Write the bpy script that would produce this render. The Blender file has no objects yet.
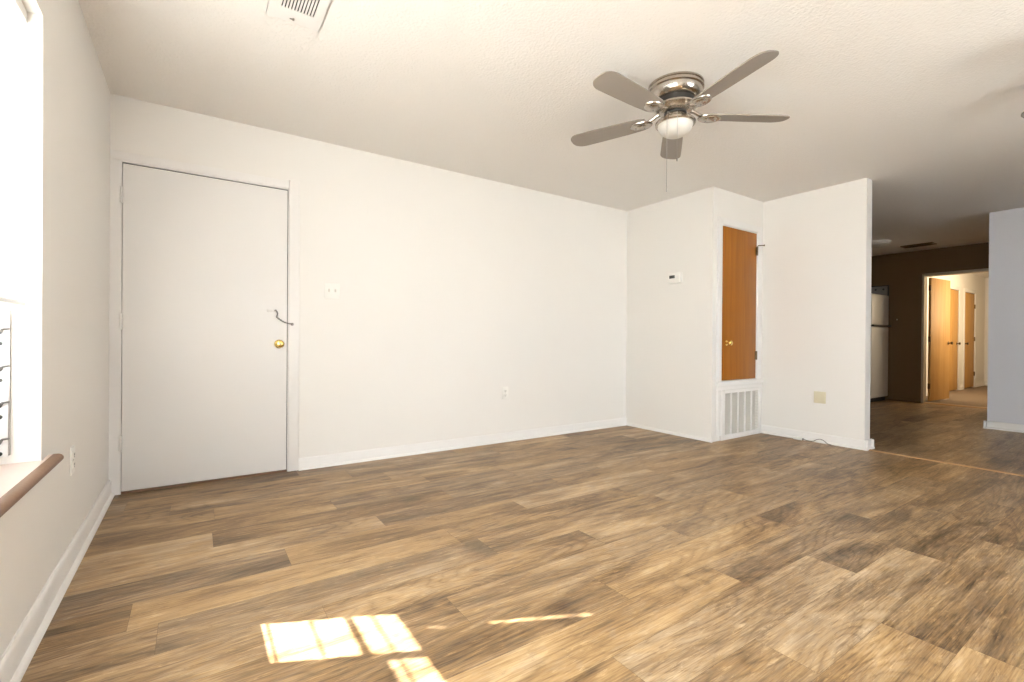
import bpy, bmesh, math, random
from mathutils import Vector, Matrix
R = math.radians
scene = bpy.context.scene
COL = scene.collection

# ------------------------------------------------------------------ camera
F_PX, YAW, PITCH, ROLL = 470.63, R(33.9965), R(-0.1955), R(0.4166)
CAM_POS = Vector((0.429, -3.7303, 0.9681))
fw = Vector((math.sin(YAW)*math.cos(PITCH), math.cos(YAW)*math.cos(PITCH), math.sin(PITCH)))
rt = Vector((math.cos(YAW), -math.sin(YAW), 0))
up = rt.cross(fw)
rt2 = rt*math.cos(ROLL) + up*math.sin(ROLL)
up2 = -rt*math.sin(ROLL) + up*math.cos(ROLL)
cam_data = bpy.data.cameras.new('camera')
cam_data.sensor_width = 36.0
cam_data.lens = F_PX/1024*36.0
cam_data.clip_start = 0.02
cam = bpy.data.objects.new('camera', cam_data)
COL.objects.link(cam)
cam.matrix_world = Matrix(((rt2.x, up2.x, -fw.x, CAM_POS.x), (rt2.y, up2.y, -fw.y, CAM_POS.y),
                           (rt2.z, up2.z, -fw.z, CAM_POS.z), (0, 0, 0, 1)))
scene.camera = cam

# ------------------------------------------------------------------ light
scene.view_settings.view_transform = 'Standard'
scene.view_settings.look = 'None'
scene.view_settings.gamma = 1.0
scene.view_settings.use_curve_mapping = False
scene.view_settings.exposure = 0.04
SKY = 13.5
SUN = 76.0
world = bpy.data.worlds.new('sky')
scene.world = world
world.use_nodes = True
bg = world.node_tree.nodes['Background']
bg.inputs['Color'].default_value = (0.94, 0.985, 1.06, 1)
bg.inputs['Strength'].default_value = SKY
sun_d = bpy.data.lights.new('sun', 'SUN')
sun_d.energy = SUN
sun_d.angle = R(0.6)
sun_d.color = (1.0, 0.985, 0.98)
sun = bpy.data.objects.new('sun', sun_d)
COL.objects.link(sun)
sun.rotation_euler = Vector((1, -0.475, -0.99)).to_track_quat('-Z', 'Y').to_euler()
sun.location = (-4, 1, 6)


def area(name, loc, direction, sx, sy, energy, color, portal=False):
    d = bpy.data.lights.new(name, 'AREA')
    d.shape = 'RECTANGLE'
    d.size, d.size_y = sx, sy
    d.energy = energy
    d.color = color
    if portal:
        d.cycles.is_portal = True
    o = bpy.data.objects.new(name, d)
    COL.objects.link(o)
    o.location = loc
    o.rotation_euler = Vector(direction).to_track_quat('-Z', 'Z').to_euler()
    return o


WY0, WY1, WZ0, WZ1 = -4.55, -1.52, 0.52, 2.05          # side window opening
RX0, RX1, RZ0, RZ1 = 2.5, 4.15, 0.45, 2.15               # opening of the added rear window
YR = -5.3                                              # inner face of the rear wall
area('side_window_sky', (-0.22, (WY0+WY1)/2, (WZ0+WZ1)/2), (1, 0, 0), WY1-WY0, WZ1-WZ0, 1, (1, 1, 1), True)
area('added_window_sky', ((RX0+RX1)/2, YR-0.16, (RZ0+RZ1)/2), (0, 1, 0), RX1-RX0, RZ1-RZ0, 1, (1, 1, 1), True)

# ------------------------------------------------------------------ helpers


class MB:
    """collects shapes in one bmesh and links them as one mesh object"""

    def __init__(self):
        self.bm = bmesh.new()

    def _merge(self, b2, M=None):
        if M is not None:
            bmesh.ops.transform(b2, matrix=M, verts=b2.verts)
        me = bpy.data.meshes.new('tmp')
        b2.to_mesh(me)
        b2.free()
        self.bm.from_mesh(me)
        bpy.data.meshes.remove(me)

    def box(self, x0, x1, y0, y1, z0, z1, bev=0, seg=2, M=None):
        b = bmesh.new()
        bmesh.ops.create_cube(b, size=1)
        for v in b.verts:
            v.co = Vector((x0+(v.co.x+.5)*(x1-x0), y0+(v.co.y+.5)*(y1-y0), z0+(v.co.z+.5)*(z1-z0)))
        if bev:
            bmesh.ops.bevel(b, geom=list(b.edges), offset=bev, segments=seg, affect='EDGES', profile=.5)
        self._merge(b, M)
        return self

    def lathe(self, prof, n=40, M=None):
        """prof: list of (radius, z) turned about Z"""
        b = bmesh.new()
        rings = []
        for r, z in prof:
            if r < 1e-6:
                rings.append([b.verts.new((0, 0, z))])
            else:
                rings.append([b.verts.new((r*math.cos(2*math.pi*k/n), r*math.sin(2*math.pi*k/n), z)) for k in range(n)])
        for a, c in zip(rings, rings[1:]):
            for k in range(n):
                q = [a[k % len(a)], a[(k+1) % len(a)], c[(k+1) % len(c)], c[k % len(c)]]
                u = []
                for v in q:
                    if v not in u:
                        u.append(v)
                if len(u) >= 3:
                    b.faces.new(u)
        bmesh.ops.recalc_face_normals(b, faces=b.faces)
        self._merge(b, M)
        return self

    def tube(self, pts, r, n=8, M=None):
        b = bmesh.new()
        P = [Vector(p) for p in pts]
        rr = r if isinstance(r, (list, tuple)) else [r]*len(P)
        rings = []
        for i, p in enumerate(P):
            t = (P[min(i+1, len(P)-1)]-P[max(i-1, 0)]).normalized()
            a = t.cross(Vector((0, 0, 1)))
            if a.length < .1:
                a = t.cross(Vector((0, 1, 0)))
            a.normalize()
            c = t.cross(a)
            rings.append([b.verts.new(p+(a*math.cos(2*math.pi*k/n)+c*math.sin(2*math.pi*k/n))*rr[i]) for k in range(n)])
        for a, c in zip(rings, rings[1:]):
            for k in range(n):
                b.faces.new((a[k], a[(k+1) % n], c[(k+1) % n], c[k]))
        b.faces.new(rings[0])
        b.faces.new(rings[-1])
        bmesh.ops.recalc_face_normals(b, faces=b.faces)
        self._merge(b, M)
        return self

    def prism(self, outline, axis, a0, a1, bev=0):
        """outline of 2-D points swept along axis from a0 to a1"""
        b = bmesh.new()

        def P(u, v, w):
            return {'x': (w, u, v), 'y': (u, w, v), 'z': (u, v, w)}[axis]
        lo = [b.verts.new(P(u, v, a0)) for u, v in outline]
        hi = [b.verts.new(P(u, v, a1)) for u, v in outline]
        n = len(lo)
        b.faces.new(lo)
        b.faces.new(hi)
        for k in range(n):
            b.faces.new((lo[k], lo[(k+1) % n], hi[(k+1) % n], hi[k]))
        bmesh.ops.recalc_face_normals(b, faces=b.faces)
        if bev:
            bmesh.ops.bevel(b, geom=[e for e in b.edges], offset=bev, segments=2, affect='EDGES', profile=.5)
        self._merge(b)
        return self

    def build(self, name, mat, parent=None, loc=None, smooth=35):
        me = bpy.data.meshes.new(name)
        bm = self.bm
        for f in bm.faces:
            f.smooth = True
        for e in bm.edges:
            e.smooth = len(e.link_faces) == 2 and e.calc_face_angle(3) < R(smooth)
        bm.to_mesh(me)
        bm.free()
        me.materials.append(mat)
        o = bpy.data.objects.new(name, me)
        COL.objects.link(o)
        if loc is not None:
            o.location = loc
        if parent is not None:
            o.parent = parent
        return o


def tag(o, label=None, cat=None, group=None, kind=None):
    if label:
        o['label'] = label
    if cat:
        o['category'] = cat
    if group:
        o['group'] = group
    if kind:
        o['kind'] = kind
    return o


def struct(o, label=None):
    o['kind'] = 'structure'
    if label:
        o['label'] = label
    return o


def empty(name, loc, rz=0):
    o = bpy.data.objects.new(name, None)
    o.empty_display_size = .05
    COL.objects.link(o)
    o.location = loc
    o.rotation_euler = (0, 0, rz)
    return o


def copy_tree(o, parent=None):
    c = o.copy()
    COL.objects.link(c)
    c.parent = parent
    for ch in [k for k in COL.objects if k.parent == o]:
        copy_tree(ch, c)
    return c


def rotM(axis_to, loc):
    """matrix that turns local Z to the given direction and moves to loc"""
    return Matrix.Translation(Vector(loc)) @ Vector(axis_to).to_track_quat('Z', 'Y').to_matrix().to_4x4()


# ------------------------------------------------------------------ materials


def new_mat(name):
    m = bpy.data.materials.new(name)
    m.use_nodes = True
    return m, m.node_tree, m.node_tree.nodes['Principled BSDF']


def plain(name, col, rough=.5, metal=0.0, spec=.5, bump=0, scale=200, mottle=0):
    m, t, p = new_mat(name)
    p.inputs['Base Color'].default_value = (*col, 1)
    p.inputs['Roughness'].default_value = rough
    p.inputs['Metallic'].default_value = metal
    p.inputs['Specular IOR Level'].default_value = spec
    geo = t.nodes.new('ShaderNodeNewGeometry')
    if bump or mottle:
        n = t.nodes.new('ShaderNodeTexNoise')
        n.inputs['Scale'].default_value = scale
        n.inputs['Detail'].default_value = 3
        t.links.new(geo.outputs['Position'], n.inputs['Vector'])
        if bump:
            b = t.nodes.new('ShaderNodeBump')
            b.inputs['Strength'].default_value = bump
            b.inputs['Distance'].default_value = .004
            t.links.new(n.outputs['Fac'], b.inputs['Height'])
            t.links.new(b.outputs['Normal'], p.inputs['Normal'])
    if mottle:
        n2 = t.nodes.new('ShaderNodeTexNoise')
        n2.inputs['Scale'].default_value = 2.2
        n2.inputs['Detail'].default_value = 5
        t.links.new(geo.outputs['Position'], n2.inputs['Vector'])
        mx = t.nodes.new('ShaderNodeMix')
        mx.data_type = 'RGBA'
        mx.inputs['A'].default_value = (*[c*(1-mottle) for c in col], 1)
        mx.inputs['B'].default_value = (*[min(1, c*(1+mottle)) for c in col], 1)
        t.links.new(n2.outputs['Fac'], mx.inputs['Factor'])
        t.links.new(mx.outputs['Result'], p.inputs['Base Color'])
    return m


WALL = plain('wall_paint', (.815, .785, .74), .55, spec=.3, bump=.06, scale=160, mottle=.012)
CEIL = plain('ceiling_texture_paint', (.845, .815, .775), .8, spec=.2, bump=1.0, scale=70)
TRIM = plain('trim_paint', (.815, .79, .76), .35, spec=.4, bump=.03, scale=60)
DOORP = plain('door_paint', (.81, .785, .755), .4, spec=.4, bump=.04, scale=40, mottle=.012)
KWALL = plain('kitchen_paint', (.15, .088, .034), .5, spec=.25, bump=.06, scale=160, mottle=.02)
SKYTINTWALL = plain('sky_tinted_paint', (.69, .69, .73), .5, spec=.3, bump=.06, scale=160, mottle=.012)  # cool grey in the paint stands in for sky light on this wall
WHITE = plain('white_plastic', (.84, .82, .77), .35)
BEIGE = plain('beige_plastic', (.66, .60, .43), .4)
DARK = plain('dark_gap', (.03, .027, .024), .6)
SLOT = plain('outlet_slot', (.18, .16, .14), .6)
NICKEL = plain('brushed_nickel', (.50, .455, .40), .24, 1.0, bump=.02, scale=300)
STEEL = plain('dull_steel', (.34, .32, .30), .35, 1.0)
DKSTEEL = plain('dark_steel', (.16, .15, .14), .4, .6)
BRASS = plain('polished_brass', (.86, .62, .20), .18, 1.0)
BRONZE = plain('dark_bronze', (.16, .11, .06), .35, 1.0)
ALU = plain('painted_aluminium', (.78, .77, .76), .4)
BLADE = plain('blade_finish', (.27, .235, .20), .45, spec=.4, bump=.03, scale=60)
FRIDGE = plain('fridge_enamel', (.74, .72, .66), .35, bump=.05, scale=250)
PANELG = plain('panel_grey', (.30, .28, .25), .45)
DUST = plain('dusty_grille', (.68, .64, .58), .7, mottle=.18)
LCD = plain('lcd_glass', (.05, .048, .04), .2)
SILLWORN = plain('worn_brown_nosing', (.19, .105, .06), .5, bump=.2, scale=60, mottle=.35)
GROUND = plain('pale_concrete', (.55, .53, .49), .9, bump=.3, scale=30)


def translucent_white(name, col, k):
    m, t, p = new_mat(name)
    out = t.nodes['Material Output']
    p.inputs['Base Color'].default_value = (*col, 1)
    p.inputs['Roughness'].default_value = .5
    tr = t.nodes.new('ShaderNodeBsdfTranslucent')
    tr.inputs['Color'].default_value = (*col, 1)
    mx = t.nodes.new('ShaderNodeMixShader')
    mx.inputs[0].default_value = k
    t.links.new(p.outputs[0], mx.inputs[1])
    t.links.new(tr.outputs[0], mx.inputs[2])
    t.links.new(mx.outputs[0], out.inputs['Surface'])
    return m


BLIND = translucent_white('blind_vinyl', (.90, .90, .88), .5)
SHADE = translucent_white('frosted_glass', (.66, .63, .58), .08)


def glass_mat():
    m, t, p = new_mat('clear_glass')
    out = t.nodes['Material Output']
    tr = t.nodes.new('ShaderNodeBsdfTransparent')
    tr.inputs['Color'].default_value = (.96, .975, .97, 1)
    gl = t.nodes.new('ShaderNodeBsdfGlossy')
    gl.inputs['Roughness'].default_value = .02
    lw = t.nodes.new('ShaderNodeLayerWeight')
    lw.inputs['Blend'].default_value = .5
    pw = t.nodes.new('ShaderNodeMath')
    pw.operation = 'POWER'
    pw.inputs[1].default_value = 4.0
    t.links.new(lw.outputs['Facing'], pw.inputs[0])
    ma = t.nodes.new('ShaderNodeMath')
    ma.operation = 'MULTIPLY_ADD'
    ma.inputs[1].default_value = .5
    ma.inputs[2].default_value = .03
    t.links.new(pw.outputs[0], ma.inputs[0])
    mx = t.nodes.new('ShaderNodeMixShader')
    t.links.new(ma.outputs[0], mx.inputs[0])
    t.links.new(tr.outputs[0], mx.inputs[1])
    t.links.new(gl.outputs[0], mx.inputs[2])
    t.links.new(mx.outputs[0], out.inputs['Surface'])
    return m


GLASS = glass_mat()


def nd(t, kind, **kw):
    n = t.nodes.new(kind)
    for k, v in kw.items():
        setattr(n, k, v)
    return n


def math_n(t, op, a, b=None, c=None):
    n = t.nodes.new('ShaderNodeMath')
    n.operation = op
    for i, v in enumerate((a, b, c)):
        if v is None:
            continue
        if isinstance(v, (int, float)):
            n.inputs[i].default_value = v
        else:
            t.links.new(v, n.inputs[i])
    return n.outputs[0]


def ramp(t, fac, stops):
    r = t.nodes.new('ShaderNodeValToRGB')
    e = r.color_ramp.elements
    while len(e) < len(stops):
        e.new(.5)
    for k, (pos, c) in enumerate(stops):
        e[k].position = pos
        e[k].color = (*c, 1) if len(c) == 3 else c
    t.links.new(fac, r.inputs['Fac'])
    return r.outputs['Color']


def scaled_pos(t, sx, sy, sz, offset=None):
    geo = t.nodes.new('ShaderNodeNewGeometry')
    src = geo.outputs['Position']
    if offset is not None:
        a = t.nodes.new('ShaderNodeVectorMath')
        a.operation = 'ADD'
        t.links.new(src, a.inputs[0])
        t.links.new(offset, a.inputs[1])
        src = a.outputs[0]
    mp = t.nodes.new('ShaderNodeVectorMath')
    mp.operation = 'MULTIPLY'
    t.links.new(src, mp.inputs[0])
    mp.inputs[1].default_value = (sx, sy, sz)
    return mp.outputs[0]


def noise(t, vec, scale=1, detail=4, rough=.55, dist=0):
    n = t.nodes.new('ShaderNodeTexNoise')
    n.inputs['Scale'].default_value = scale
    n.inputs['Detail'].default_value = detail
    n.inputs['Roughness'].default_value = rough
    n.inputs['Distortion'].default_value = dist
    t.links.new(vec, n.inputs['Vector'])
    return n.outputs['Fac']


def floor_mat():
    """vinyl plank: every plank carries its own tone and its own piece of grain"""
    m, t, p = new_mat('vinyl_plank')
    at = nd(t, 'ShaderNodeAttribute', attribute_name='plank')
    sep = nd(t, 'ShaderNodeSeparateColor')
    t.links.new(at.outputs['Color'], sep.inputs['Color'])
    tone, seed, warm = sep.outputs
    off = nd(t, 'ShaderNodeCombineXYZ')
    t.links.new(math_n(t, 'MULTIPLY', seed, 71.3), off.inputs[0])
    t.links.new(math_n(t, 'MULTIPLY', seed, 37.9), off.inputs[1])
    o = off.outputs[0]
    cloud = noise(t, scaled_pos(t, 1.5, 6.5, 1, o), 1, 5, .6, .9)
    streak = noise(t, scaled_pos(t, 1.3, 44, 1, o), 1, 6, .68, .15)
    grain = noise(t, scaled_pos(t, 5, 190, 1, o), 1, 3, .6)
    weath = noise(t, scaled_pos(t, 7, 20, 1, o), 1, 6, .72, 1.2)
    # cathedral figure: contour lines of a long smooth noise
    sm = noise(t, scaled_pos(t, .85, 4.6, 1, o), 1, 1.2, .4, .5)
    cont = math_n(t, 'PINGPONG', math_n(t, 'MULTIPLY', sm, 21.0), .5)
    line = math_n(t, 'POWER', math_n(t, 'MULTIPLY', math_n(t, 'SUBTRACT', .5, cont), 2.0), 3.0)
    f = math_n(t, 'MULTIPLY_ADD', math_n(t, 'SUBTRACT', cloud, .5), 1.6, tone)
    f = math_n(t, 'MULTIPLY_ADD', math_n(t, 'SUBTRACT', streak, .5), .62, f)
    f = math_n(t, 'MULTIPLY_ADD', math_n(t, 'SUBTRACT', grain, .5), .75, f)
    fmask = math_n(t, 'GREATER_THAN', math_n(t, 'FRACT', math_n(t, 'MULTIPLY', seed, 7.13)), .42)
    fig = math_n(t, 'MULTIPLY', line, math_n(t, 'MULTIPLY', fmask, -.16))
    f = math_n(t, 'ADD', f, fig)
    # fine dark pores and pale worn flecks
    mp = nd(t, 'ShaderNodeMapRange')
    mp.inputs['From Min'].default_value = .52
    mp.inputs['From Max'].default_value = .60
    mp.inputs['To Max'].default_value = -.11
    t.links.new(noise(t, scaled_pos(t, 14, 210, 1, o), 1, 2, .5), mp.inputs['Value'])
    mq = nd(t, 'ShaderNodeMapRange')
    mq.inputs['From Min'].default_value = .57
    mq.inputs['From Max'].default_value = .64
    mq.inputs['To Max'].default_value = .26
    t.links.new(noise(t, scaled_pos(t, 10, 60, 1, o), 1, 6, .75, .6), mq.inputs['Value'])
    f = math_n(t, 'ADD', math_n(t, 'ADD', f, mp.outputs[0]), math_n(t, 'ADD', mq.outputs[0], .03))
    col = ramp(t, f, [(.0, (.060, .031, .012)), (.25, (.135, .075, .029)), (.5, (.270, .160, .068)),
                      (.75, (.40, .253, .115)), (1.0, (.53, .365, .19))])
    # greyed patches
    grey = ramp(t, f, [(.0, (.085, .06, .04)), (.5, (.25, .18, .115)), (1.0, (.50, .40, .29))])
    mx = nd(t, 'ShaderNodeMix', data_type='RGBA')
    gmask = math_n(t, 'MULTIPLY_ADD', math_n(t, 'SUBTRACT', weath, .5), 2.2, warm)
    cl = nd(t, 'ShaderNodeClamp')
    t.links.new(gmask, cl.inputs['Value'])
    t.links.new(cl.outputs[0], mx.inputs['Factor'])
    t.links.new(col, mx.inputs['A'])
    t.links.new(grey, mx.inputs['B'])
    # dark weathered flecks
    mr = nd(t, 'ShaderNodeMapRange')
    mr.inputs['From Min'].default_value = .56
    mr.inputs['From Max'].default_value = .68
    mr.inputs['To Max'].default_value = .42
    t.links.new(noise(t, scaled_pos(t, 6, 26, 1, o), 1.1, 7, .75, 1.6), mr.inputs['Value'])
    mx2 = nd(t, 'ShaderNodeMix', data_type='RGBA')
    t.links.new(mr.outputs[0], mx2.inputs['Factor'])
    t.links.new(mx.outputs['Result'], mx2.inputs['A'])
    mx2.inputs['B'].default_value = (.10, .062, .032, 1)
    t.links.new(mx2.outputs['Result'], p.inputs['Base Color'])
    p.inputs['Roughness'].default_value = .42
    p.inputs['Specular IOR Level'].default_value = .4
    b = nd(t, 'ShaderNodeBump')
    b.inputs['Strength'].default_value = .22
    b.inputs['Distance'].default_value = .002
    t.links.new(grain, b.inputs['Height'])
    t.links.new(b.outputs['Normal'], p.inputs['Normal'])
    return m


def wood_mat(name, dark, mid, light, axis='z', rough=.35):
    m, t, p = new_mat(name)
    s = {'z': (16, 16, .9), 'y': (14, 1.2, 14)}[axis]
    s2 = {'z': (90, 90, 3), 'y': (60, 5, 60)}[axis]
    a = noise(t, scaled_pos(t, *s), 1, 4, .6, .6)
    g = noise(t, scaled_pos(t, *s2), 1, 2, .5)
    f = math_n(t, 'MULTIPLY_ADD', math_n(t, 'SUBTRACT', g, .5), .35, a)
    t.links.new(ramp(t, f, [(.25, dark), (.5, mid), (.78, light)]), p.inputs['Base Color'])
    p.inputs['Roughness'].default_value = rough
    p.inputs['Specular IOR Level'].default_value = .22
    return m


FLOOR = floor_mat()
OAKDOOR = wood_mat('stained_birch_door', (.26, .086, .004), (.325, .110, .0055), (.39, .142, .009))
HALLDOOR = wood_mat('golden_birch_door', (.46, .24, .07), (.53, .29, .09), (.60, .35, .12), rough=.5)
OAKSTRIP = wood_mat('oak_strip', (.30, .17, .07), (.40, .24, .11), (.48, .31, .16), 'y')
SILLTOP = plain('worn_sill_top', (.62, .50, .44), .4, mottle=.14)


def carpet_mat():
    m, t, p = new_mat('carpet_pile')
    n = noise(t, scaled_pos(t, 1, 1, 1), 240, 3, .7)
    t.links.new(ramp(t, n, [(.3, (.15, .105, .07)), (.7, (.25, .185, .13))]), p.inputs['Base Color'])
    p.inputs['Roughness'].default_value = .95
    b = nd(t, 'ShaderNodeBump')
    b.inputs['Strength'].default_value = .6
    t.links.new(n, b.inputs['Height'])
    t.links.new(b.outputs['Normal'], p.inputs['Normal'])
    return m


CARPET = carpet_mat()

# ------------------------------------------------------------------ structure
H = 2.44
XB, YC = 4.52, -1.0766            # closet side wall, closet front
XD, YE, PT = 5.4167, -2.0036, .118  # partition: face, end, thickness
XF, YF = 7.8773, -2.3259          # kitchen wall with the sky-light tint
XG = 10.0514                      # far kitchen wall
HX1 = 15.25                        # end of the hall
GT = .11

# ground outside
struct(MB().box(-9, 17, -13, 6, -.32, -.22).build('ground', GROUND))

# floor of vinyl planks, one face per plank, own tone per plank
random.seed(11)
PW, PL, PY0 = .1935, 1.238, -.975
known_off = {0: .505, 4: .332, 5: .815, 6: 3.69, 7: 1.78, 8: 2.258, 9: 2.73, 10: 1.942, 11: 2.395}
tones = {  # (row, plank starting near x): tone
    (0, -.733): .70, (0, .505): .30, (0, 1.743): .60, (1, 0): .45,
    (4, .332): .38, (4, 1.57): .56, (4, -.906): .45, (5, -.423): .62, (5, .815): .52, (5, 2.053): .70,
    (6, 2.452): .56, (6, 3.69): .35, (6, 1.214): .62,
    (7, .542): .48, (7, 1.78): .66, (7, 3.018): .40,
    (8, 1.02): .66, (8, 2.258): .48, (8, 3.496): .42, (9, 1.492): .68, (9, 2.73): .42, (9, 3.968): .34,
    (10, .704): .36, (10, 1.942): .68, (10, 3.18): .27, (11, 1.157): .62, (11, 2.395): .36, (11, 3.633): .30,
    (12, 2.0): .45}
bm = bmesh.new()
lay = bm.loops.layers.float_color.new('plank')
X0, X1, Y0F, Y1F = -.2, 10.2, -5.3, .12


def plank_face(x0, x1, y0, y1, rgb):
    f = bm.faces.new([bm.verts.new(c) for c in ((x0, y0, 0), (x1, y0, 0), (x1, y1, 0), (x0, y1, 0))])
    for l in f.loops:
        l[lay] = (*rgb, 1)


kmin, kmax = int((PY0-Y1F)/PW)-1, int((PY0-Y0F)/PW)+1
for k in range(kmin, kmax+1):
    yt, yb = min(Y1F, PY0-k*PW), max(Y0F, PY0-(k+1)*PW)
    if yt-yb < .004:
        continue
    off = known_off.get(k, random.uniform(0, PL))
    off -= math.ceil((off-X0)/PL)*PL
    x = off
    while x < X1:
        tone = random.gauss(.52, .08)
        for (kk, xx), v in tones.items():
            if kk == k and abs(xx-x) < .2 and (kk in known_off):
                tone = .5+(v-.5)*.78
        a, b_ = max(X0, x), min(X1, x+PL)
        rgb = (tone, random.random(), random.uniform(-.05, .45))
        if b_-a > .004:
            # a dark hairline seam round every plank
            plank_face(a+.0004, b_-.0004, yb+.0004, yt-.0004, rgb)
            dk = (-.25, rgb[1], .2)
            plank_face(a, a+.0004, yb, yt, dk)
            plank_face(b_-.0004, b_, yb, yt, dk)
            plank_face(a+.0004, b_-.0004, yb, yb+.0004, dk)
            plank_face(a+.0004, b_-.0004, yt-.0004, yt, dk)
        x += PL
# slab below
vs = [bm.verts.new(c) for c in ((X0, Y0F, -.12), (X1, Y0F, -.12), (X1, Y1F, -.12), (X0, Y1F, -.12),
                                (X0, Y0F, -.001), (X1, Y0F, -.001), (X1, Y1F, -.001), (X0, Y1F, -.001))]
for q in ((0, 1, 2, 3), (4, 5, 1, 0), (5, 6, 2, 1), (6, 7, 3, 2), (7, 4, 0, 3)):
    f = bm.faces.new([vs[i] for i in q])
    for l in f.loops:
        l[lay] = (.4, .3, .2, 1)
me = bpy.data.meshes.new('floor')
bm.to_mesh(me)
bm.free()
me.materials.append(FLOOR)
fl = bpy.data.objects.new('floor', me)
COL.objects.link(fl)
struct(fl)

struct(MB().box(10.2, HX1+.1, -2.5, -.8, -.12, .006).build('carpet', CARPET))
struct(MB().box(-.3, HX1+.2, -5.5, .2, H, H+.12).build('ceiling', CEIL))

# left wall with the window opening
w = MB()
w.box(-.2, 0, -5.5, WY0, 0, H)
w.box(-.2, 0, WY1, .12, 0, H)
w.box(-.2, 0, WY0, WY1, 0, WZ0)
w.box(-.2, 0, WY0, WY1, WZ1, H)
struct(w.build('wall_left', WALL))
# back wall with the front-door opening
DX0, DX1, DZ1 = .03, 1.012, 2.062
w = MB()
w.box(0, DX0, 0, .12, 0, H)
w.box(DX1, XB+.1, 0, .12, 0, H)
w.box(DX0, DX1, 0, .12, DZ1, H)
struct(w.build('wall_back', WALL))
# rear wall with the added daylight window behind the camera
w = MB()
w.box(0, RX0, YR-.14, YR, 0, H)
w.box(RX1, XF, YR-.14, YR, 0, H)
w.box(RX0, RX1, YR-.14, YR, 0, RZ0)
w.box(RX0, RX1, YR-.14, YR, RZ1, H)
struct(w.build('wall_rear', WALL))
# closet: side wall, and front wall round the door and the return-air grille
CX0, CX1, CZ0, CZ1 = 4.66, 5.30, .56, 2.105
GX0, GX1, GZ0, GZ1 = 4.70, 5.36, .03, .475
w = MB()
w.box(XB, XB+.10, YC, 0, 0, H)
w.box(XB+.10, CX0, YC, YC+.10, 0, H)
w.box(CX1, XD, YC, YC+.10, 0, H)
w.box(CX0, CX1, YC, YC+.10, CZ1, H)
w.box(CX0, CX1, YC, YC+.10, GZ1, CZ0)
struct(w.build('wall_closet', WALL))
struct(MB().box(XD, XD+PT, YE, 0, 0, H).build('wall_partition', WALL))
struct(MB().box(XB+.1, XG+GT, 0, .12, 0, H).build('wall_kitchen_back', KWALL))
w = MB()
w.box(XF, XF+.12, YR-.14, YF, 0, H)
w.box(XF+.12, XG, YF-.12, YF, 0, H)
struct(w.build('wall_kitchen_right', SKYTINTWALL))
OY0, OY1, OZ = -1.97, -1.175, 2.03
w = MB()
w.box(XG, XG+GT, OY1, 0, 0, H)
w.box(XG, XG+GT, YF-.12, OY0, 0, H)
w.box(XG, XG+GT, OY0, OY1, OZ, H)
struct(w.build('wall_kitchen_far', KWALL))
HY0, HY1 = -2.30, -.88
HD = [(12.50, 13.24), (13.66, 14.42)]
w = MB()
xs = [XG+GT]+[c for d in HD for c in (d[0]-.01, d[1]+.01)]+[HX1+.1]
for a, b in zip(xs[0::2], xs[1::2]):
    w.box(a, b, HY1, HY1+.1, 0, H)
for a, b in HD:
    w.box(a-.01, b+.01, HY1, HY1+.1, 2.03, H)
    w.box(a-.01, b+.01, HY1+.08, HY1+.1, 0, 2.03)
struct(w.build('wall_hall_left', WALL))
struct(MB().box(XG+GT, HX1+.1, HY0-.1, HY0, 0, H).build('wall_hall_right', WALL))
struct(MB().box(HX1, HX1+.1, HY0, HY1, 0, H).build('wall_hall_end', WALL))

# ------------------------------------------------------------------ baseboards


def base_profile(h=.085, t=.013, shoe=.016):
    """(distance from wall, height)"""
    pr = [(0, 0), (t+shoe, 0)]
    for k in range(1, 5):
        a = k*math.pi/8
        pr.append((t+shoe*math.cos(a), shoe*1.15*math.sin(a)))
    pr += [(t, shoe*1.15), (t, h-.012), (t-.004, h-.004), (t-.008, h), (0, h)]
    return pr


def baseboard(name, axis, wall, sign, a0, a1, h=.085, t=.013, shoe=.016, mat=None):
    out = [(wall+sign*d, z) for d, z in base_profile(h, t, shoe)]
    return struct(MB().prism(out, axis, a0, a1).build(name, mat or TRIM))


baseboard('baseboard_left', 'y', 0, 1, YR, -.001, .10)
baseboard('baseboard_back', 'x', 0, -1, 1.062, XB)
o = struct(MB().prism([(XB, 0), (XB-.014, 0), (XB-.013, .014), (XB-.006, .024), (XB, .026)], 'y', YC-.012, 0).build('baseboard_closet', TRIM))
m_ = MB().prism([(XD-d, z) for d, z in base_profile()], 'y', YE-.029, YC-.005)
m_.prism([(YE-d, z) for d, z in base_profile()], 'x', XD-.0295, XD+PT+.0295)
m_.prism([(XD+PT+d, z) for d, z in base_profile()], 'y', YE-.029, 0)
struct(m_.build('baseboard_partition', TRIM))
m_ = MB().prism([(XF-d, z) for d, z in base_profile()], 'y', YR, YF+.029)
m_.prism([(YF+d, z) for d, z in base_profile()], 'x', XF-.0295, XG)
struct(m_.build('baseboard_kitchen_right', TRIM))
xs = [XG+GT]+[c for d in HD for c in (d[0]-.075, d[1]+.075)]+[HX1]
m_ = MB()
for a, b in zip(xs[0::2], xs[1::2]):
    m_.prism([(HY1-d, z+.006) for d, z in base_profile(.09, .012, .004)], 'x', a, b)
struct(m_.build('baseboard_hall_left', TRIM))
struct(MB().prism([(HX1-d, z+.006) for d, z in base_profile(.09, .012, .004)], 'y', HY0, HY1).build('baseboard_hall_end', TRIM))

# strip on the floor between living room and kitchen, and the hall threshold
struct(MB().prism([(XD+.005, 0), (XD+.055, 0), (XD+.05, .005), (XD+.03, .008), (XD+.01, .005)], 'y', YR+.02, YE-.032)
       .build('trim_1', OAKSTRIP), 'thin oak transition strip across the plank floor at the partition end')
struct(MB().prism([(XG-.02, 0), (XG+.15, 0), (XG+.14, .012), (XG+.02, .014), (XG-.01, .006)], 'y', OY0+.001, OY1-.001)
       .build('trim_2', OAKSTRIP), 'wooden threshold under the hall doorway')

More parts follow.
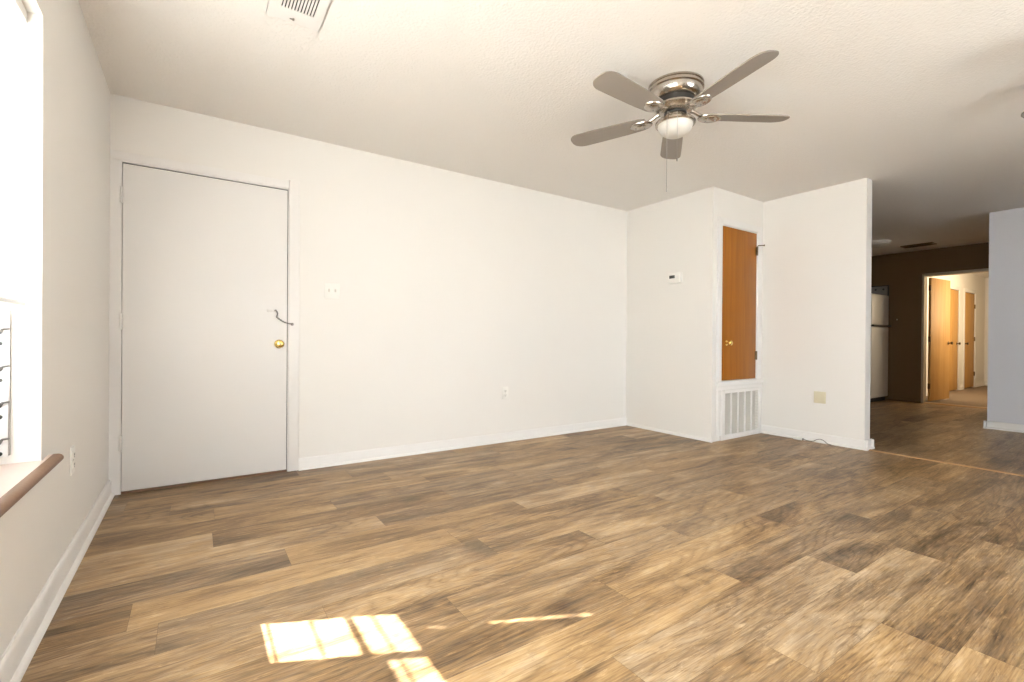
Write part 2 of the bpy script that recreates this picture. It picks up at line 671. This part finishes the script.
# ------------------------------------------------------------------ window on the left
win = struct(empty('window_1', (-.1, (WY0+WY1)/2, WZ0)), 'bright side window with mini blinds and louvre channel')


def put(mb, name, mat, root, **kw):
    """build in world coordinates and hang on a root that only has a location"""
    o = mb.build(name, mat, **kw)
    p = root.matrix_parent_inverse.copy()
    o.parent = root
    loc = Vector(root.location)
    r = root.parent
    while r is not None:
        loc += Vector(r.location)
        r = r.parent
    o.location = o.location - loc
    return o


MUL0, MUL1 = -1.832, -1.816
fr = MB()
fr.box(-.195, -.13, WY1-.04, WY1, WZ0+.03, WZ1)
fr.box(-.195, -.13, WY0, WY0+.04, WZ0+.03, WZ1)
fr.box(-.195, -.13, WY0+.04, WY1-.04, WZ0, WZ0+.06)
fr.box(-.172, -.158, MUL1, WY1-.04, WZ0+.06, .772)
fr.box(-.195, -.13, WY0+.04, WY1-.04, WZ1-.04, WZ1)
fr.box(-.19, -.135, MUL0, MUL1, WZ0+.06, WZ1-.04)
put(fr, 'window_frame', ALU, win)
# unseen panel added in the second unit to dim part of the sun patch
put(MB().box(-.18, -.165, -2.75, MUL0, WZ0+.06, 1.072, .003), 'sun_block_panel', ALU, win)
lv_edges = [.797, .921, 1.032, 1.104, 1.22, 1.34, 1.46, 1.58, 1.70, 1.82, 1.94, 2.0]
g, ed = MB(), MB()
for (ya, yb) in ((MUL1+.002, WY1-.042), (WY0+.042, MUL0-.002)):
    for a, b in zip(lv_edges, lv_edges[1:]):
        if ya < MUL0 and b < 1.08 and ya > -3:
            continue
        g.prism([(-.166, a), (-.160, a), (-.172, b-.004), (-.178, b-.004)], 'y', ya, yb)
    for e in lv_edges:
        if ya < MUL0 and e < 1.08:
            continue
        hh = .012 if abs(e-1.032) < .001 else .0026
        ed.box(-.173, -.166, ya, yb, e-hh, e+hh)
put(g, 'louvre_glass', GLASS, win)
put(ed, 'louvre_rail', ALU, win)
# louvre channel on the jamb with its clips and screw holes
CHX0, CHX1 = -.128, -.076
ch = put(MB().box(CHX0, CHX1, WY1-.014, WY1, .572, 1.054, .002), 'louvre_channel', ALU, win)
put(MB().box(CHX1-.0005, CHX1+.003, WY1-.013, WY1-.001, .576, 1.05), 'channel_shade_edge', STEEL, win)  # darker strip stands in for the shadow side of the white channel
for z in (.631, .751, .869, .990):
    put(MB().tube([(CHX1-.022, WY1-.012, z-.016), (CHX1-.017, WY1-.02, z-.008), (CHX1-.010, WY1-.022, z), (CHX1+.003, WY1-.015, z+.001)], [.005, .006, .004, .003], 8), 'louvre_clip', DKSTEEL, win)
for z in (.583, .703, .823, .942):
    put(MB().lathe([(0, .002), (.0065, .0018), (.007, 0)], 16, rotM((0, -1, 0), (CHX1-.019, WY1-.0145, z))), 'screw', DARK, win)
# sill board with the worn rounded front edge
sl = struct(MB().box(-.20, -.0, WY0, WY1, WZ0-.0, WZ0+.026).box(0, .012, WY0-.2, WY1+.098, WZ0-.002, WZ0+.026).build('trim_3', SILLTOP),
            'worn window sill board under the side window')
pr = [(.012, WZ0-.004)]+[(.022+.018*math.sin(a), WZ0+.0115-.0155*math.cos(a)) for a in [k*math.pi/8 for k in range(9)]]+[(.012, WZ0+.027)]
nose = MB().prism(pr, 'y', WY0-.2, WY1+.098, 0)
nose.build('sill_nosing', SILLWORN, sl)
# mini blind
SX = -.05
bl = MB()
SLE = -1.612
z = 1.105
while z < 1.985:
    for (ya, yb) in (((-1.7285, SLE), (WY0+.03, -1.741)) if 1.30 < z < 1.62 else ((-1.7325, SLE), (WY0+.03, -1.737)) if z < 1.17 else ((WY0+.03, SLE),)):
        b = bmesh.new()
        n = 6
        rows = []
        for k in range(n+1):
            u = (k/n-.5)*.025
            cam_h = .0022*(1-(2*k/n-1)**2)
            ang = R(64)
            px = SX+u*math.cos(ang)+cam_h*math.sin(ang)
            pz = z+u*math.sin(ang)-cam_h*math.cos(ang)
            rows.append((b.verts.new((px, ya, pz)), b.verts.new((px, yb, pz))))
        for r0, r1 in zip(rows, rows[1:]):
            b.faces.new((r0[0], r0[1], r1[1], r1[0]))
        bl._merge(b)
    z += .0205
blind = tag(empty('mini_blind', (SX, (WY0+WY1)/2, 2.0)), 'white mini blind half lowered over bright window at left edge', 'blind')
put(bl, 'slats', BLIND, blind)
put(MB().box(SX-.014, SX+.014, WY0+.02, WY1-.004, 2.005, 2.045, .003), 'head_rail', WHITE, blind)
put(MB().box(SX-.013, SX+.013, WY0+.02, WY1-.006, 1.066, 1.084, .004), 'bottom_rail', WHITE, blind)
put(MB().tube([(SX+.016, -1.80, 2.0), (SX+.022, -1.80, 1.5), (SX+.024, -1.803, 1.15)], .004, 8), 'tilt_wand', GLASS, blind)
for y in (-1.66, -2.3, -3.1):
    put(MB().tube([(SX+.0135, y, 2.0), (SX+.0135, y, 1.085)], .0008, 5), 'ladder_cord', WHITE, blind)

# unseen rear window, added to supply daylight from behind the camera
win2 = struct(empty('added_window_2', ((RX0+RX1)/2, YR-.07, RZ0)), 'added unseen window behind the camera, supplies daylight')
fr = MB()
fr.box(RX0, RX1, YR-.12, YR-.05, RZ0, RZ0+.05).box(RX0, RX1, YR-.12, YR-.05, RZ1-.05, RZ1)
for x in (RX0, (RX0*2+RX1)/3, (RX0+RX1*2)/3, RX1-.05):
    fr.box(x, x+.05, YR-.12, YR-.05, RZ0+.05, RZ1-.05)
put(fr, 'window_frame', ALU, win2)
put(MB().box(RX0+.05, RX1-.05, YR-.088, YR-.082, RZ0+.05, RZ1-.05), 'pane', GLASS, win2)

# ------------------------------------------------------------------ front door
d1 = struct(empty('door_1', (.058, 0, 0)), 'white painted flush front door in the back wall')
put(MB().box(.060, .982, -.002, .040, .016, 2.030, .0015), 'door_slab', DOORP, d1)
put(MB().box(.985, .990, .012, .03, .01, 2.034).box(.055, .985, .012, .03, 2.033, 2.038), 'weather_gap', DARK, d1)
# frame: jambs, stop
fj = MB()
fj.box(DX0, .057, -.004, .12, 0, DZ1)
fj.box(.987, DX1, -.004, .12, 0, DZ1)
fj.box(.057, .987, -.004, .12, 2.037, DZ1)
fj.box(.057, .987, .045, .12, 0, 2.037)
put(fj, 'door_frame', TRIM, d1)
cs = MB()
cs.box(0, .052, -.0035, 0, 0, 2.10)
cs.box(.992, 1.062, -.014, 0, 0, 2.108, .003)
cs.box(0, .992, -.0075, 0, 2.046, 2.10, .003)
struct(cs.build('trim_4', TRIM), 'white casing round the front door')
put(MB().box(.057, .987, .002, .05, .0, .012), 'door_sweep', SILLWORN, d1)
for z in (1.836, 1.063, .315):
    h = put(MB().lathe([(0, -.052), (.005, -.05), (.008, -.047), (.008, .047), (.005, .05), (0, .052)], 14, Matrix.Translation((.056, -.013, z))), 'hinge', TRIM, d1)
    put(MB().box(.062, .10, -.0042, -.001, z-.046, z-.043), 'hinge_leaf', DOORP, d1)
# knob
kn = put(MB().lathe([(.031, 0), (.031, .004), (.026, .008), (.013, .011), (.011, .028), (.018, .034), (.026, .044), (.027, .054), (.022, .063), (.012, .067), (0, .068)], 32,
                    rotM((0, -1, 0), (.931, -.002, .923))), 'door_knob', BRASS, d1)
put(MB().lathe([(0, .0705), (.006, .07), (.007, .066)], 14, rotM((0, -1, 0), (.931, -.002, .923))), 'key_cylinder', SLOT, d1)
put(MB().box(.981, .9835, -.004, .02, .885, .965), 'latch_plate', STEEL, d1)
# chain guard: plate on the door, swagging chain to a post on the casing
cg = put(MB().box(.852, .905, -.008, -.002, 1.150, 1.170, .002), 'chain_track', TRIM, d1)
put(MB().lathe([(.006, 0), (.006, .006), (.0035, .008), (.0035, .02), (.006, .022), (0, .024)], 14, rotM((0, -1, 0), (.905, -.008, 1.162))), 'chain_stud', STEEL, d1)
pa, pb = Vector((.908, -.028, 1.16)), Vector((1.014, -.024, 1.068))
pts = []
for k in range(23):
    t_ = k/22
    if t_ < .35:
        q = Vector((.908+.008*math.sin(t_/.35*math.pi), -.028, 1.16-.046*(t_/.35)))
    else:
        s_ = (t_-.35)/.65
        q = Vector((.910+.104*s_, -.028+.004*s_, 1.114-.046*s_-.012*math.sin(math.pi*s_)))
    pts.append(q)
cm = MB()
for k in range(22):
    a, b = pts[k], pts[k+1]
    mid, dr = (a+b)/2, (b-a).normalized()
    side = dr.cross(Vector((0, -1, 0))).normalized() if k % 2 else Vector((0, -1, 0))
    L, W = (b-a).length*.78, .0042
    loop = [mid+dr*L*math.cos(u)+side*W*math.sin(u) for u in [j*math.pi/5 for j in range(11)]]
    cm.tube(loop, .0017, 6)
put(cm, 'guard_chain', DKSTEEL, d1)
put(MB().lathe([(.011, 0), (.011, .003), (.004, .005), (.004, .008), (.006, .010), (0, .012)], 16, rotM((0, -1, 0), (1.014, -.014, 1.066))), 'chain_anchor', STEEL, d1)

# ------------------------------------------------------------------ closet door and grille
d2 = struct(empty('door_2', (4.675, YC, .578)), 'short orange-brown wooden closet door above the air grille')
put(MB().box(4.678, 5.281, YC-.006, YC+.028, .582, 2.087, .002), 'door_slab', OAKDOOR, d2)
fj = MB()
fj.box(CX0, 4.674, YC-.002, YC+.1, CZ0, CZ1).box(5.285, CX1, YC-.002, YC+.1, CZ0, CZ1)
fj.box(4.674, 5.285, YC-.002, YC+.1, 2.091, CZ1).box(4.674, 5.285, YC-.002, YC+.1, CZ0, .578).box(4.674, 5.285, YC+.03, YC+.1, .578, 2.091)
put(fj, 'door_frame', TRIM, d2)
put(MB().lathe([(.026, 0), (.026, .004), (.011, .008), (.010, .026), (.018, .032), (.025, .042), (.024, .052), (.014, .06), (0, .062)], 28,
               rotM((0, -1, 0), (4.745, YC-.006, .948))), 'door_knob', BRASS, d2)
put(MB().box(4.676, 4.6785, YC-.008, YC+.0, 1.33, 1.39), 'catch_plate', BRONZE, d2)
for z in (1.905, .82):
    put(MB().lathe([(0, -.046), (.006, -.044), (.0065, .044), (0, .046)], 12, Matrix.Translation((5.287, YC-.013, z))).box(5.262, 5.283, YC-.0075, YC-.005, z-.044, z+.044), 'hinge', BRONZE, d2)
put(MB().tube([(5.287, YC-.013, 1.952), (5.287, YC-.02, 1.962), (5.312, YC-.042, 1.964), (5.335, YC-.058, 1.964)], .0048, 8)
    .lathe([(0, 0), (.009, 0), (.009, .006), (.005, .008)], 12, rotM((.75, -.6, 0), (5.332, YC-.056, 1.964))), 'hinge_pin_stop', BRONZE, d2)
put(MB().lathe([(.008, 0), (.009, .004), (.009, .012), (0, .014)], 12, rotM((.75, -.6, 0), (5.338, YC-.061, 1.964))), 'rubber_tip', WHITE, d2)
cs = MB()
cs.box(4.585, 4.662, YC-.013, YC, .575, 2.165, .003)
cs.box(5.297, 5.375, YC-.013, YC, .575, 2.165, .003)
cs.box(4.662, 5.297, YC-.013, YC, 2.100, 2.165, .003)
cs.box(4.575, 5.405, YC-.026, YC, .535, .575, .003)
cs.box(4.595, 5.395, YC-.011, YC, .49, .535, .002)
cs.box(4.60, 4.66, YC-.010, YC, .045, .49, .002)
struct(cs.build('trim_5', TRIM), 'white casing and ledge round the closet door')
ag = tag(empty('air_return_grille', (5.03, YC, 0)), 'white return air grille with dusty vertical bars below the closet door', 'grille')
gf = MB()
gf.box(4.660, 4.722, YC-.016, YC-.001, .0, .490, .003)
gf.box(5.336, 5.388, YC-.016, YC-.001, .0, .490, .003)
gf.box(4.722, 5.336, YC-.016, YC-.001, .455, .490, .003)
gf.box(4.722, 5.336, YC-.016, YC-.001, .0, .050, .003)
put(gf, 'frame', TRIM, ag)
for k in range(1, 5):
    x = 4.722+.614*k/5-.004
    put(MB().box(x-.006, x+.006, YC-.012, YC+.012, .05, .455, .002), 'bar', TRIM, ag)
fn = MB()
n = 26
for k in range(n):
    z = .052+.40*k/(n-1)
    fn.prism([(YC-.006, z-.007), (YC-.005, z-.008), (YC+.012, z+.008), (YC+.011, z+.009)], 'x', 4.722, 5.336)
put(fn, 'louvres', DUST, ag)
put(MB().box(4.704, 5.356, YC+.016, YC+.02, .034, .472), 'filter', DUST, ag)

# ------------------------------------------------------------------ plates on the walls
th = tag(empty('thermostat', (XB, -.663, 1.608)), 'white digital thermostat on the closet side wall', 'thermostat')
put(MB().box(XB-.030, XB-.004, -.738, -.588, 1.556, 1.660, .006).box(XB-.006, XB, -.742, -.584, 1.552, 1.664, .002), 'body', WHITE, th)
put(MB().box(XB-.0315, XB-.029, -.672, -.605, 1.605, 1.637, .001), 'screen', LCD, th)
put(MB().box(XB-.032, XB-.029, -.715, -.69, 1.60, 1.625, .002), 'button', TRIM, th)


sw = tag(empty('light_switch', (1.293, 0, 1.326)), 'double white toggle switch plate on wall right of front door', 'light switch')
put(MB().box(1.236, 1.350, -.006, 0, 1.268, 1.384, .003), 'plate', WHITE, sw)
for x in (1.270, 1.316):
    put(MB().box(x-.005, x+.005, -.016, -.004, 1.318, 1.340, .002, 2), 'toggle', DUST, sw)


def outlet(name, loc, rz, label, mat):
    """two-socket outlet; local: wall behind at +Y, face to -Y"""
    r = empty(name, loc, rz)
    tag(r, label, 'outlet', None)
    MB().box(-.035, .035, -.006, 0, -.058, .058, .003).build('plate', mat, r)
    for dz in (.021, -.021):
        s = MB().box(-.016, .016, -.009, -.005, dz-.014, dz+.014, .003).build('socket', mat, r)
        MB().box(-.008, -.005, -.0098, -.0085, dz-.002, dz+.008).box(.005, .008, -.0098, -.0085, dz-.002, dz+.008).box(-.003, .003, -.0098, -.0085, dz-.010, dz-.005).build('slots', SLOT, s)
    MB().lathe([(.003, 0), (.002, .0015), (0, .0016)], 10, rotM((0, -1, 0), (0, -.006, 0))).build('screw', STEEL, r)
    return r


outlet('wall_outlet', (2.869, 0, .46), 0, 'white wall outlet low on the long back wall', WHITE)
outlet('wall_outlet', (0, -1.045, .445), R(90), 'white wall outlet on left wall below window sill', WHITE)
bp = tag(empty('blank_plate', (XD, -1.637, .432)), 'beige blank cover plate low on the white partition', 'cover plate')
put(MB().box(XD-.006, XD, -1.690, -1.585, .376, .488, .003), 'plate', BEIGE, bp)
for z in (.398, .466):
    put(MB().lathe([(.004, 0), (.003, .0015), (0, .0016)], 10, rotM((-1, 0, 0), (XD-.006, -1.637, z))), 'screw', BEIGE, bp)
# little cable box on the floor by the partition
cb = tag(empty('cable_box', (XD-.05, -1.45, 0)), 'small white cable box with loose wire on floor by the partition', 'cable')
put(MB().box(XD-.062, XD-.032, -1.505, -1.425, .0005, .026, .004), 'body', WHITE, cb)
put(MB().tube([(XD-.047, -1.505, .012), (XD-.047, -1.52, .012), (XD-.045, -1.54, .006), (XD-.05, -1.58, .005)]+[(XD-.036-.004*k, -1.60-.022*k, .008+.032*math.sin(math.pi*k/6)) for k in range(7)]
              + [(XD-.052, -1.76, .004)], .0032, 7), 'wire', SLOT, cb)
put(MB().box(XD-.056, XD-.038, -1.515, -1.503, .004, .02, .002), 'plug', SLOT, cb)

# ------------------------------------------------------------------ ceiling vent by the window
cv = tag(empty('ceiling_vent', (.81, -1.60, H)), 'white slotted ceiling register near the top edge', 'vent')
vf = MB()
VX0, VX1, VY0, VY1 = .69, .917, -1.92, -1.332
sx = [.743+.0129*k for k in range(11)]
xs = [VX0]+[c for s in sx for c in (s-.0028, s+.0028)]+[VX1]
for a, b in zip(xs[0::2], xs[1::2]):
    vf.box(a, b, -1.80, -1.425, H-.006, H-.002)
vf.box(VX0, VX1, -1.425, VY1, H-.006, H-.002)
vf.box(VX0, VX1, VY0, -1.80, H-.006, H-.002)
for a, b, c, d in ((VX0, VX0+.003, VY0, VY1), (VX1-.003, VX1, VY0, VY1), (VX0, VX1, VY0, VY0+.003), (VX0, VX1, VY1-.003, VY1)):
    vf.box(a, b, c, d, H-.006, H)
put(vf, 'register_face', TRIM, cv)
put(MB().box(.735, .88, -1.81, -1.415, H-.0012, H-.0002), 'duct_opening', DARK, cv)
put(MB().box(.795, .803, -1.372, -1.362, H-.014, H-.008).box(.784, .800, -1.366, -1.362, H-.011, H-.008), 'damper_lever', STEEL, cv)

# ------------------------------------------------------------------ ceiling fan


def make_fan(loc, ang0, label):
    r = empty('ceiling_fan', loc)
    tag(r, label, 'ceiling fan')
    MB().lathe([(.0, 0), (.148, 0), (.154, -.004), (.154, -.012), (.148, -.016), (.148, -.022), (.155, -.026), (.155, -.034), (.147, -.040),
                (.145, -.056), (.138, -.074), (.126, -.086), (.112, -.090), (0, -.090)], 56).build('motor_housing', NICKEL, r)
    MB().lathe([(.0, -.088), (.104, -.088), (.104, -.122), (0, -.122)], 40).build('vent_band', DARK, r)
    MB().lathe([(0, -.120), (.113, -.120), (.118, -.124), (.118, -.133), (.106, -.139), (.094, -.152), (.082, -.158), (0, -.158)], 48).build('flywheel', NICKEL, r)
    MB().lathe([(0, -.158), (.062, -.158), (.062, -.166), (0, -.166)], 36).build('switch_gap', DARK, r)
    MB().lathe([(0, -.166), (.050, -.166), (.052, -.171), (.047, -.176), (.047, -.196), (0, -.196)], 36).build('switch_housing', NICKEL, r)
    MB().lathe([(0, -.194), (.052, -.194), (.082, -.198), (.104, -.206), (.111, -.214), (.111, -.226), (.107, -.230), (.098, -.230), (.096, -.224), (0, -.222)], 48).build('light_fitter', NICKEL, r)
    MB().lathe([(.095, -.224), (.096, -.236), (.090, -.254), (.076, -.272), (.055, -.286), (.030, -.294), (0, -.297)], 48).build('glass_bowl', SHADE, r)
    # two pull chains with bead ends
    for (dx, dy, z0, z1) in ((-.0406, -.0375, -.19, -.455), (-.062, -.0202, -.19, -.622)):
        MB().tube([(dx, dy, z0), (dx*1.9, dy*1.9, z0-.006), (dx*2.02, dy*2.02, z0-.03), (dx*2.02, dy*2.02, z1)], .0012, 6).lathe(
            [(0, 0), (.0035, -.004), (.004, -.012), (.0025, -.022), (0, -.024)], 12, Matrix.Translation((dx*2.02, dy*2.02, z1))).build('pull_chain', STEEL, r)
    NB = 5
    for k in range(NB):
        a = ang0+2*math.pi*k/NB
        Z = Matrix.Rotation(a, 4, 'Z')
        # blade iron: arm, then an oval medallion under the blade root
        im = MB()
        im.tube([(.085, 0, -.145), (.11, 0, -.150), (.135, 0, -.165), (.165, 0, -.176)], [.013, .011, .010, .012], 10, Z)
        b = bmesh.new()
        prof = [(0, -.196), (.018, -.196), (.030, -.192), (.036, -.190), (.044, -.191), (.050, -.188), (.052, -.182), (.05, -.178), (0, -.178)]
        S = Matrix.Translation((.200, 0, 0)) @ Matrix.Diagonal((1.3, 1.0, 1, 1))
        im.lathe(prof, 32, Z @ S)
        b.free()
        iron = im.build('blade_iron', NICKEL, r)
        for (sx_, sy_) in ((.185, .018), (.185, -.018), (.232, 0)):
            MB().lathe([(0, -.199), (.004, -.198), (.005, -.193), (.005, -.189)], 10, Z @ Matrix.Translation((sx_, sy_, 0))).build('screw', STEEL, iron)
        # blade, pitched about its own axis
        out = []
        n = 10
        xs_ = [.165, .20, .30, .45, .58]
        wd = [.045, .055, .062, .066, .068]
        pts_ = list(zip(xs_, wd))
        tip = [(.585+.075*math.sin(u), .068*math.cos(u)**.7 if math.cos(u) > 1e-6 else 0) for u in [j*math.pi/2/n for j in range(1, n)]]
        upper = pts_+tip
        out = upper+[(.66, 0)]+[(x_, -y_) for x_, y_ in reversed(upper)]
        b = bmesh.new()
        lo = [b.verts.new((x_, y_, 0)) for x_, y_ in out]
        hi = [b.verts.new((x_, y_, .006)) for x_, y_ in out]
        b.faces.new(lo)
        b.faces.new(hi)
        for j in range(len(lo)):
            b.faces.new((lo[j], lo[(j+1) % len(lo)], hi[(j+1) % len(lo)], hi[j]))
        bmesh.ops.recalc_face_normals(b, faces=b.faces)
        mb = MB()
        mb._merge(b, Z @ Matrix.Translation((0, 0, -.180)) @ Matrix.Rotation(R(10), 4, 'X'))
        mb.build('blade', BLADE, r)
    return r


FAN = (2.725, -1.995, H)
make_fan(FAN, R(-104), 'brushed nickel ceiling fan with glass bowl light and pull chains')
make_fan((4.165, -3.75, H), R(72), 'second ceiling fan, only one dark blade tip showing at right edge')

# ------------------------------------------------------------------ kitchen
fg = tag(empty('refrigerator', (9.66, -.38, 0)), 'white top-freezer refrigerator behind the white partition end', 'refrigerator')
FY = -.74
put(MB().box(9.29, 10.01, FY+.06, -.03, .03, 1.74, .012), 'cabinet', FRIDGE, fg)
put(MB().box(9.29, 10.01, FY, FY+.056, 1.245, 1.74, .018, 3), 'freezer_door', FRIDGE, fg)
put(MB().box(9.29, 10.01, FY, FY+.056, .07, 1.215, .018, 3), 'fridge_door', FRIDGE, fg)
put(MB().box(9.32, 9.99, FY+.03, FY+.06, 1.215, 1.245), 'door_gap', DARK, fg)
put(MB().box(9.30, 10.03, FY-.03, FY-.005, 1.222, 1.246, .006), 'handle', DARK, fg)
put(MB().box(9.30, 10.0, FY+.04, FY+.08, .0, .06), 'kick_plate', DARK, fg)
ep = tag(empty('electrical_panel', (XG, -.55, 1.8)), 'grey panel with dark rim on kitchen wall above refrigerator', 'panel')
put(MB().box(XG-.022, XG-.004, -.715, -.30, 1.50, 1.905, .003), 'door', PANELG, ep)
put(MB().box(XG-.026, XG, -.728, -.713, 1.49, 1.92).box(XG-.026, XG, -.728, -.29, 1.905, 1.92).box(XG-.026, XG, -.30, -.288, 1.49, 1.92), 'rim', DARK, ep)
for y in (-.655, -.545):
    put(MB().lathe([(0, .006), (.014, .005), (.016, 0)], 14, rotM((-1, 0, 0), (XG-.022, y, 1.855))), 'screw', DARK, ep)
ks = tag(empty('light_switch', (XG, -.84, 1.34)), 'brown switch plate on dark kitchen wall beside hall doorway', 'light switch')
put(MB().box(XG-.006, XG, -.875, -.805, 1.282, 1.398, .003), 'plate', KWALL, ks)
put(MB().box(XG-.016, XG-.005, -.845, -.835, 1.33, 1.352, .002), 'toggle', BEIGE, ks)
kl = tag(empty('ceiling_light', (8.75, -.98, H)), 'unlit flush round light on dim kitchen ceiling', 'ceiling light')
put(MB().lathe([(0, 0), (.165, 0), (.168, -.012), (.160, -.022), (0, -.022)], 40, Matrix.Translation((8.75, -.98, H))), 'base', TRIM, kl)
put(MB().lathe([(.155, -.02), (.150, -.045), (.115, -.068), (.06, -.08), (0, -.083)], 40, Matrix.Translation((8.75, -.98, H))), 'diffuser', SHADE, kl)
kv = tag(empty('ceiling_vent', (9.45, -1.26, H)), 'dark narrow ceiling vent near the far kitchen wall', 'vent')
vf = MB()
vf.box(9.38, 9.40, -1.45, -1.07, H-.014, H).box(9.56, 9.58, -1.45, -1.07, H-.014, H).box(9.40, 9.56, -1.45, -1.43, H-.014, H).box(9.40, 9.56, -1.09, -1.07, H-.014, H)
put(vf, 'frame', BRONZE, kv)
fn = MB()
for k in range(7):
    fn.prism([(9.415+.02*k, H-.012), (9.418+.02*k, H-.013), (9.428+.02*k, H-.002), (9.425+.02*k, H-.001)], 'y', -1.43, -1.09)
put(fn, 'louvres', BRONZE, kv)

# hall doorway casing
cs = MB()
cs.box(XG-.012, XG, OY1-.012, OY1+.018, 0, OZ+.03, .002)
cs.box(XG-.012, XG, OY0-.06, OY0+.012, 0, OZ+.03, .002)
cs.box(XG-.012, XG, OY0+.012, OY1-.012, OZ-.012, OZ+.03, .002)
cs.box(XG, XG+GT, OY1-.014, OY1, 0, OZ).box(XG, XG+GT, OY0, OY0+.014, 0, OZ).box(XG, XG+GT, OY0, OY1, OZ-.014, OZ)
struct(cs.build('trim_6', plain('tan_trim', (.52, .44, .32), .45)), 'tan casing round the hall doorway')

# open hall door, hinged on the left jamb
d3 = struct(empty('door_3', (XG+GT+.008, OY1-.03, .02), R(-4.0)), 'wooden hall door standing open')
MB().box(.005, .765, -.034, 0, .012, 1.985, .002).build('door_slab', HALLDOOR, d3)
for z in (1.82, 1.0, .25):
    MB().lathe([(0, -.045), (.007, -.043), (.007, .043), (0, .045)], 12, Matrix.Translation((-.004, -.03, z))).box(-.012, .003, -.034, -.004, z-.043, z+.043).build('hinge', BRONZE, d3)
for s in (-1, 1):
    MB().lathe([(.028, 0), (.028, .004), (.011, .008), (.010, .028), (.019, .034), (.026, .045), (.024, .056), (0, .063)], 24,
               rotM((0, s, 0), (.70, -.034 if s < 0 else 0, .94))).build('door_knob', BRONZE, d3)

for i, (a, b) in enumerate(HD):
    dd = struct(empty('door_%d' % (4+i), (a, HY1, 0)), 'golden wooden door in hall wall, ' + ('nearer one' if i == 0 else 'far one'))
    put(MB().box(a+.004, b-.004, HY1+.004, HY1+.04, .02, 2.018, .002), 'door_slab', HALLDOOR, dd)
    kx = b-.07 if i == 0 else a+.07
    put(MB().lathe([(.028, 0), (.028, .004), (.011, .008), (.010, .028), (.019, .034), (.026, .045), (.024, .056), (0, .063)], 24,
                   rotM((0, -1, 0), (kx, HY1+.004, .95))), 'door_knob', BRONZE, dd)
    hx = a+.002 if i == 0 else b-.002
    for z in (1.75, 1.05, .3):
        put(MB().lathe([(0, -.045), (.011, -.043), (.011, .043), (0, .045)], 12, Matrix.Translation((hx, HY1-.004, z))), 'hinge', BRONZE, dd)
    cs = MB()
    cs.box(a-.075, a-.006, HY1-.014, HY1, .006, 2.10, .003).box(b+.006, b+.075, HY1-.014, HY1, .006, 2.10, .003).box(a-.006, b+.006, HY1-.014, HY1, 2.024, 2.10, .003)
    struct(cs.build('trim_%d' % (7+i), TRIM), 'white casing round a hall door')

# warm light in the hall, high on its right-hand side
area('hall_light', (11.9, HY0+.05, 1.7), (.02, 1, -.1), 2.6, 1.0, 60, (1.0, .80, .52))
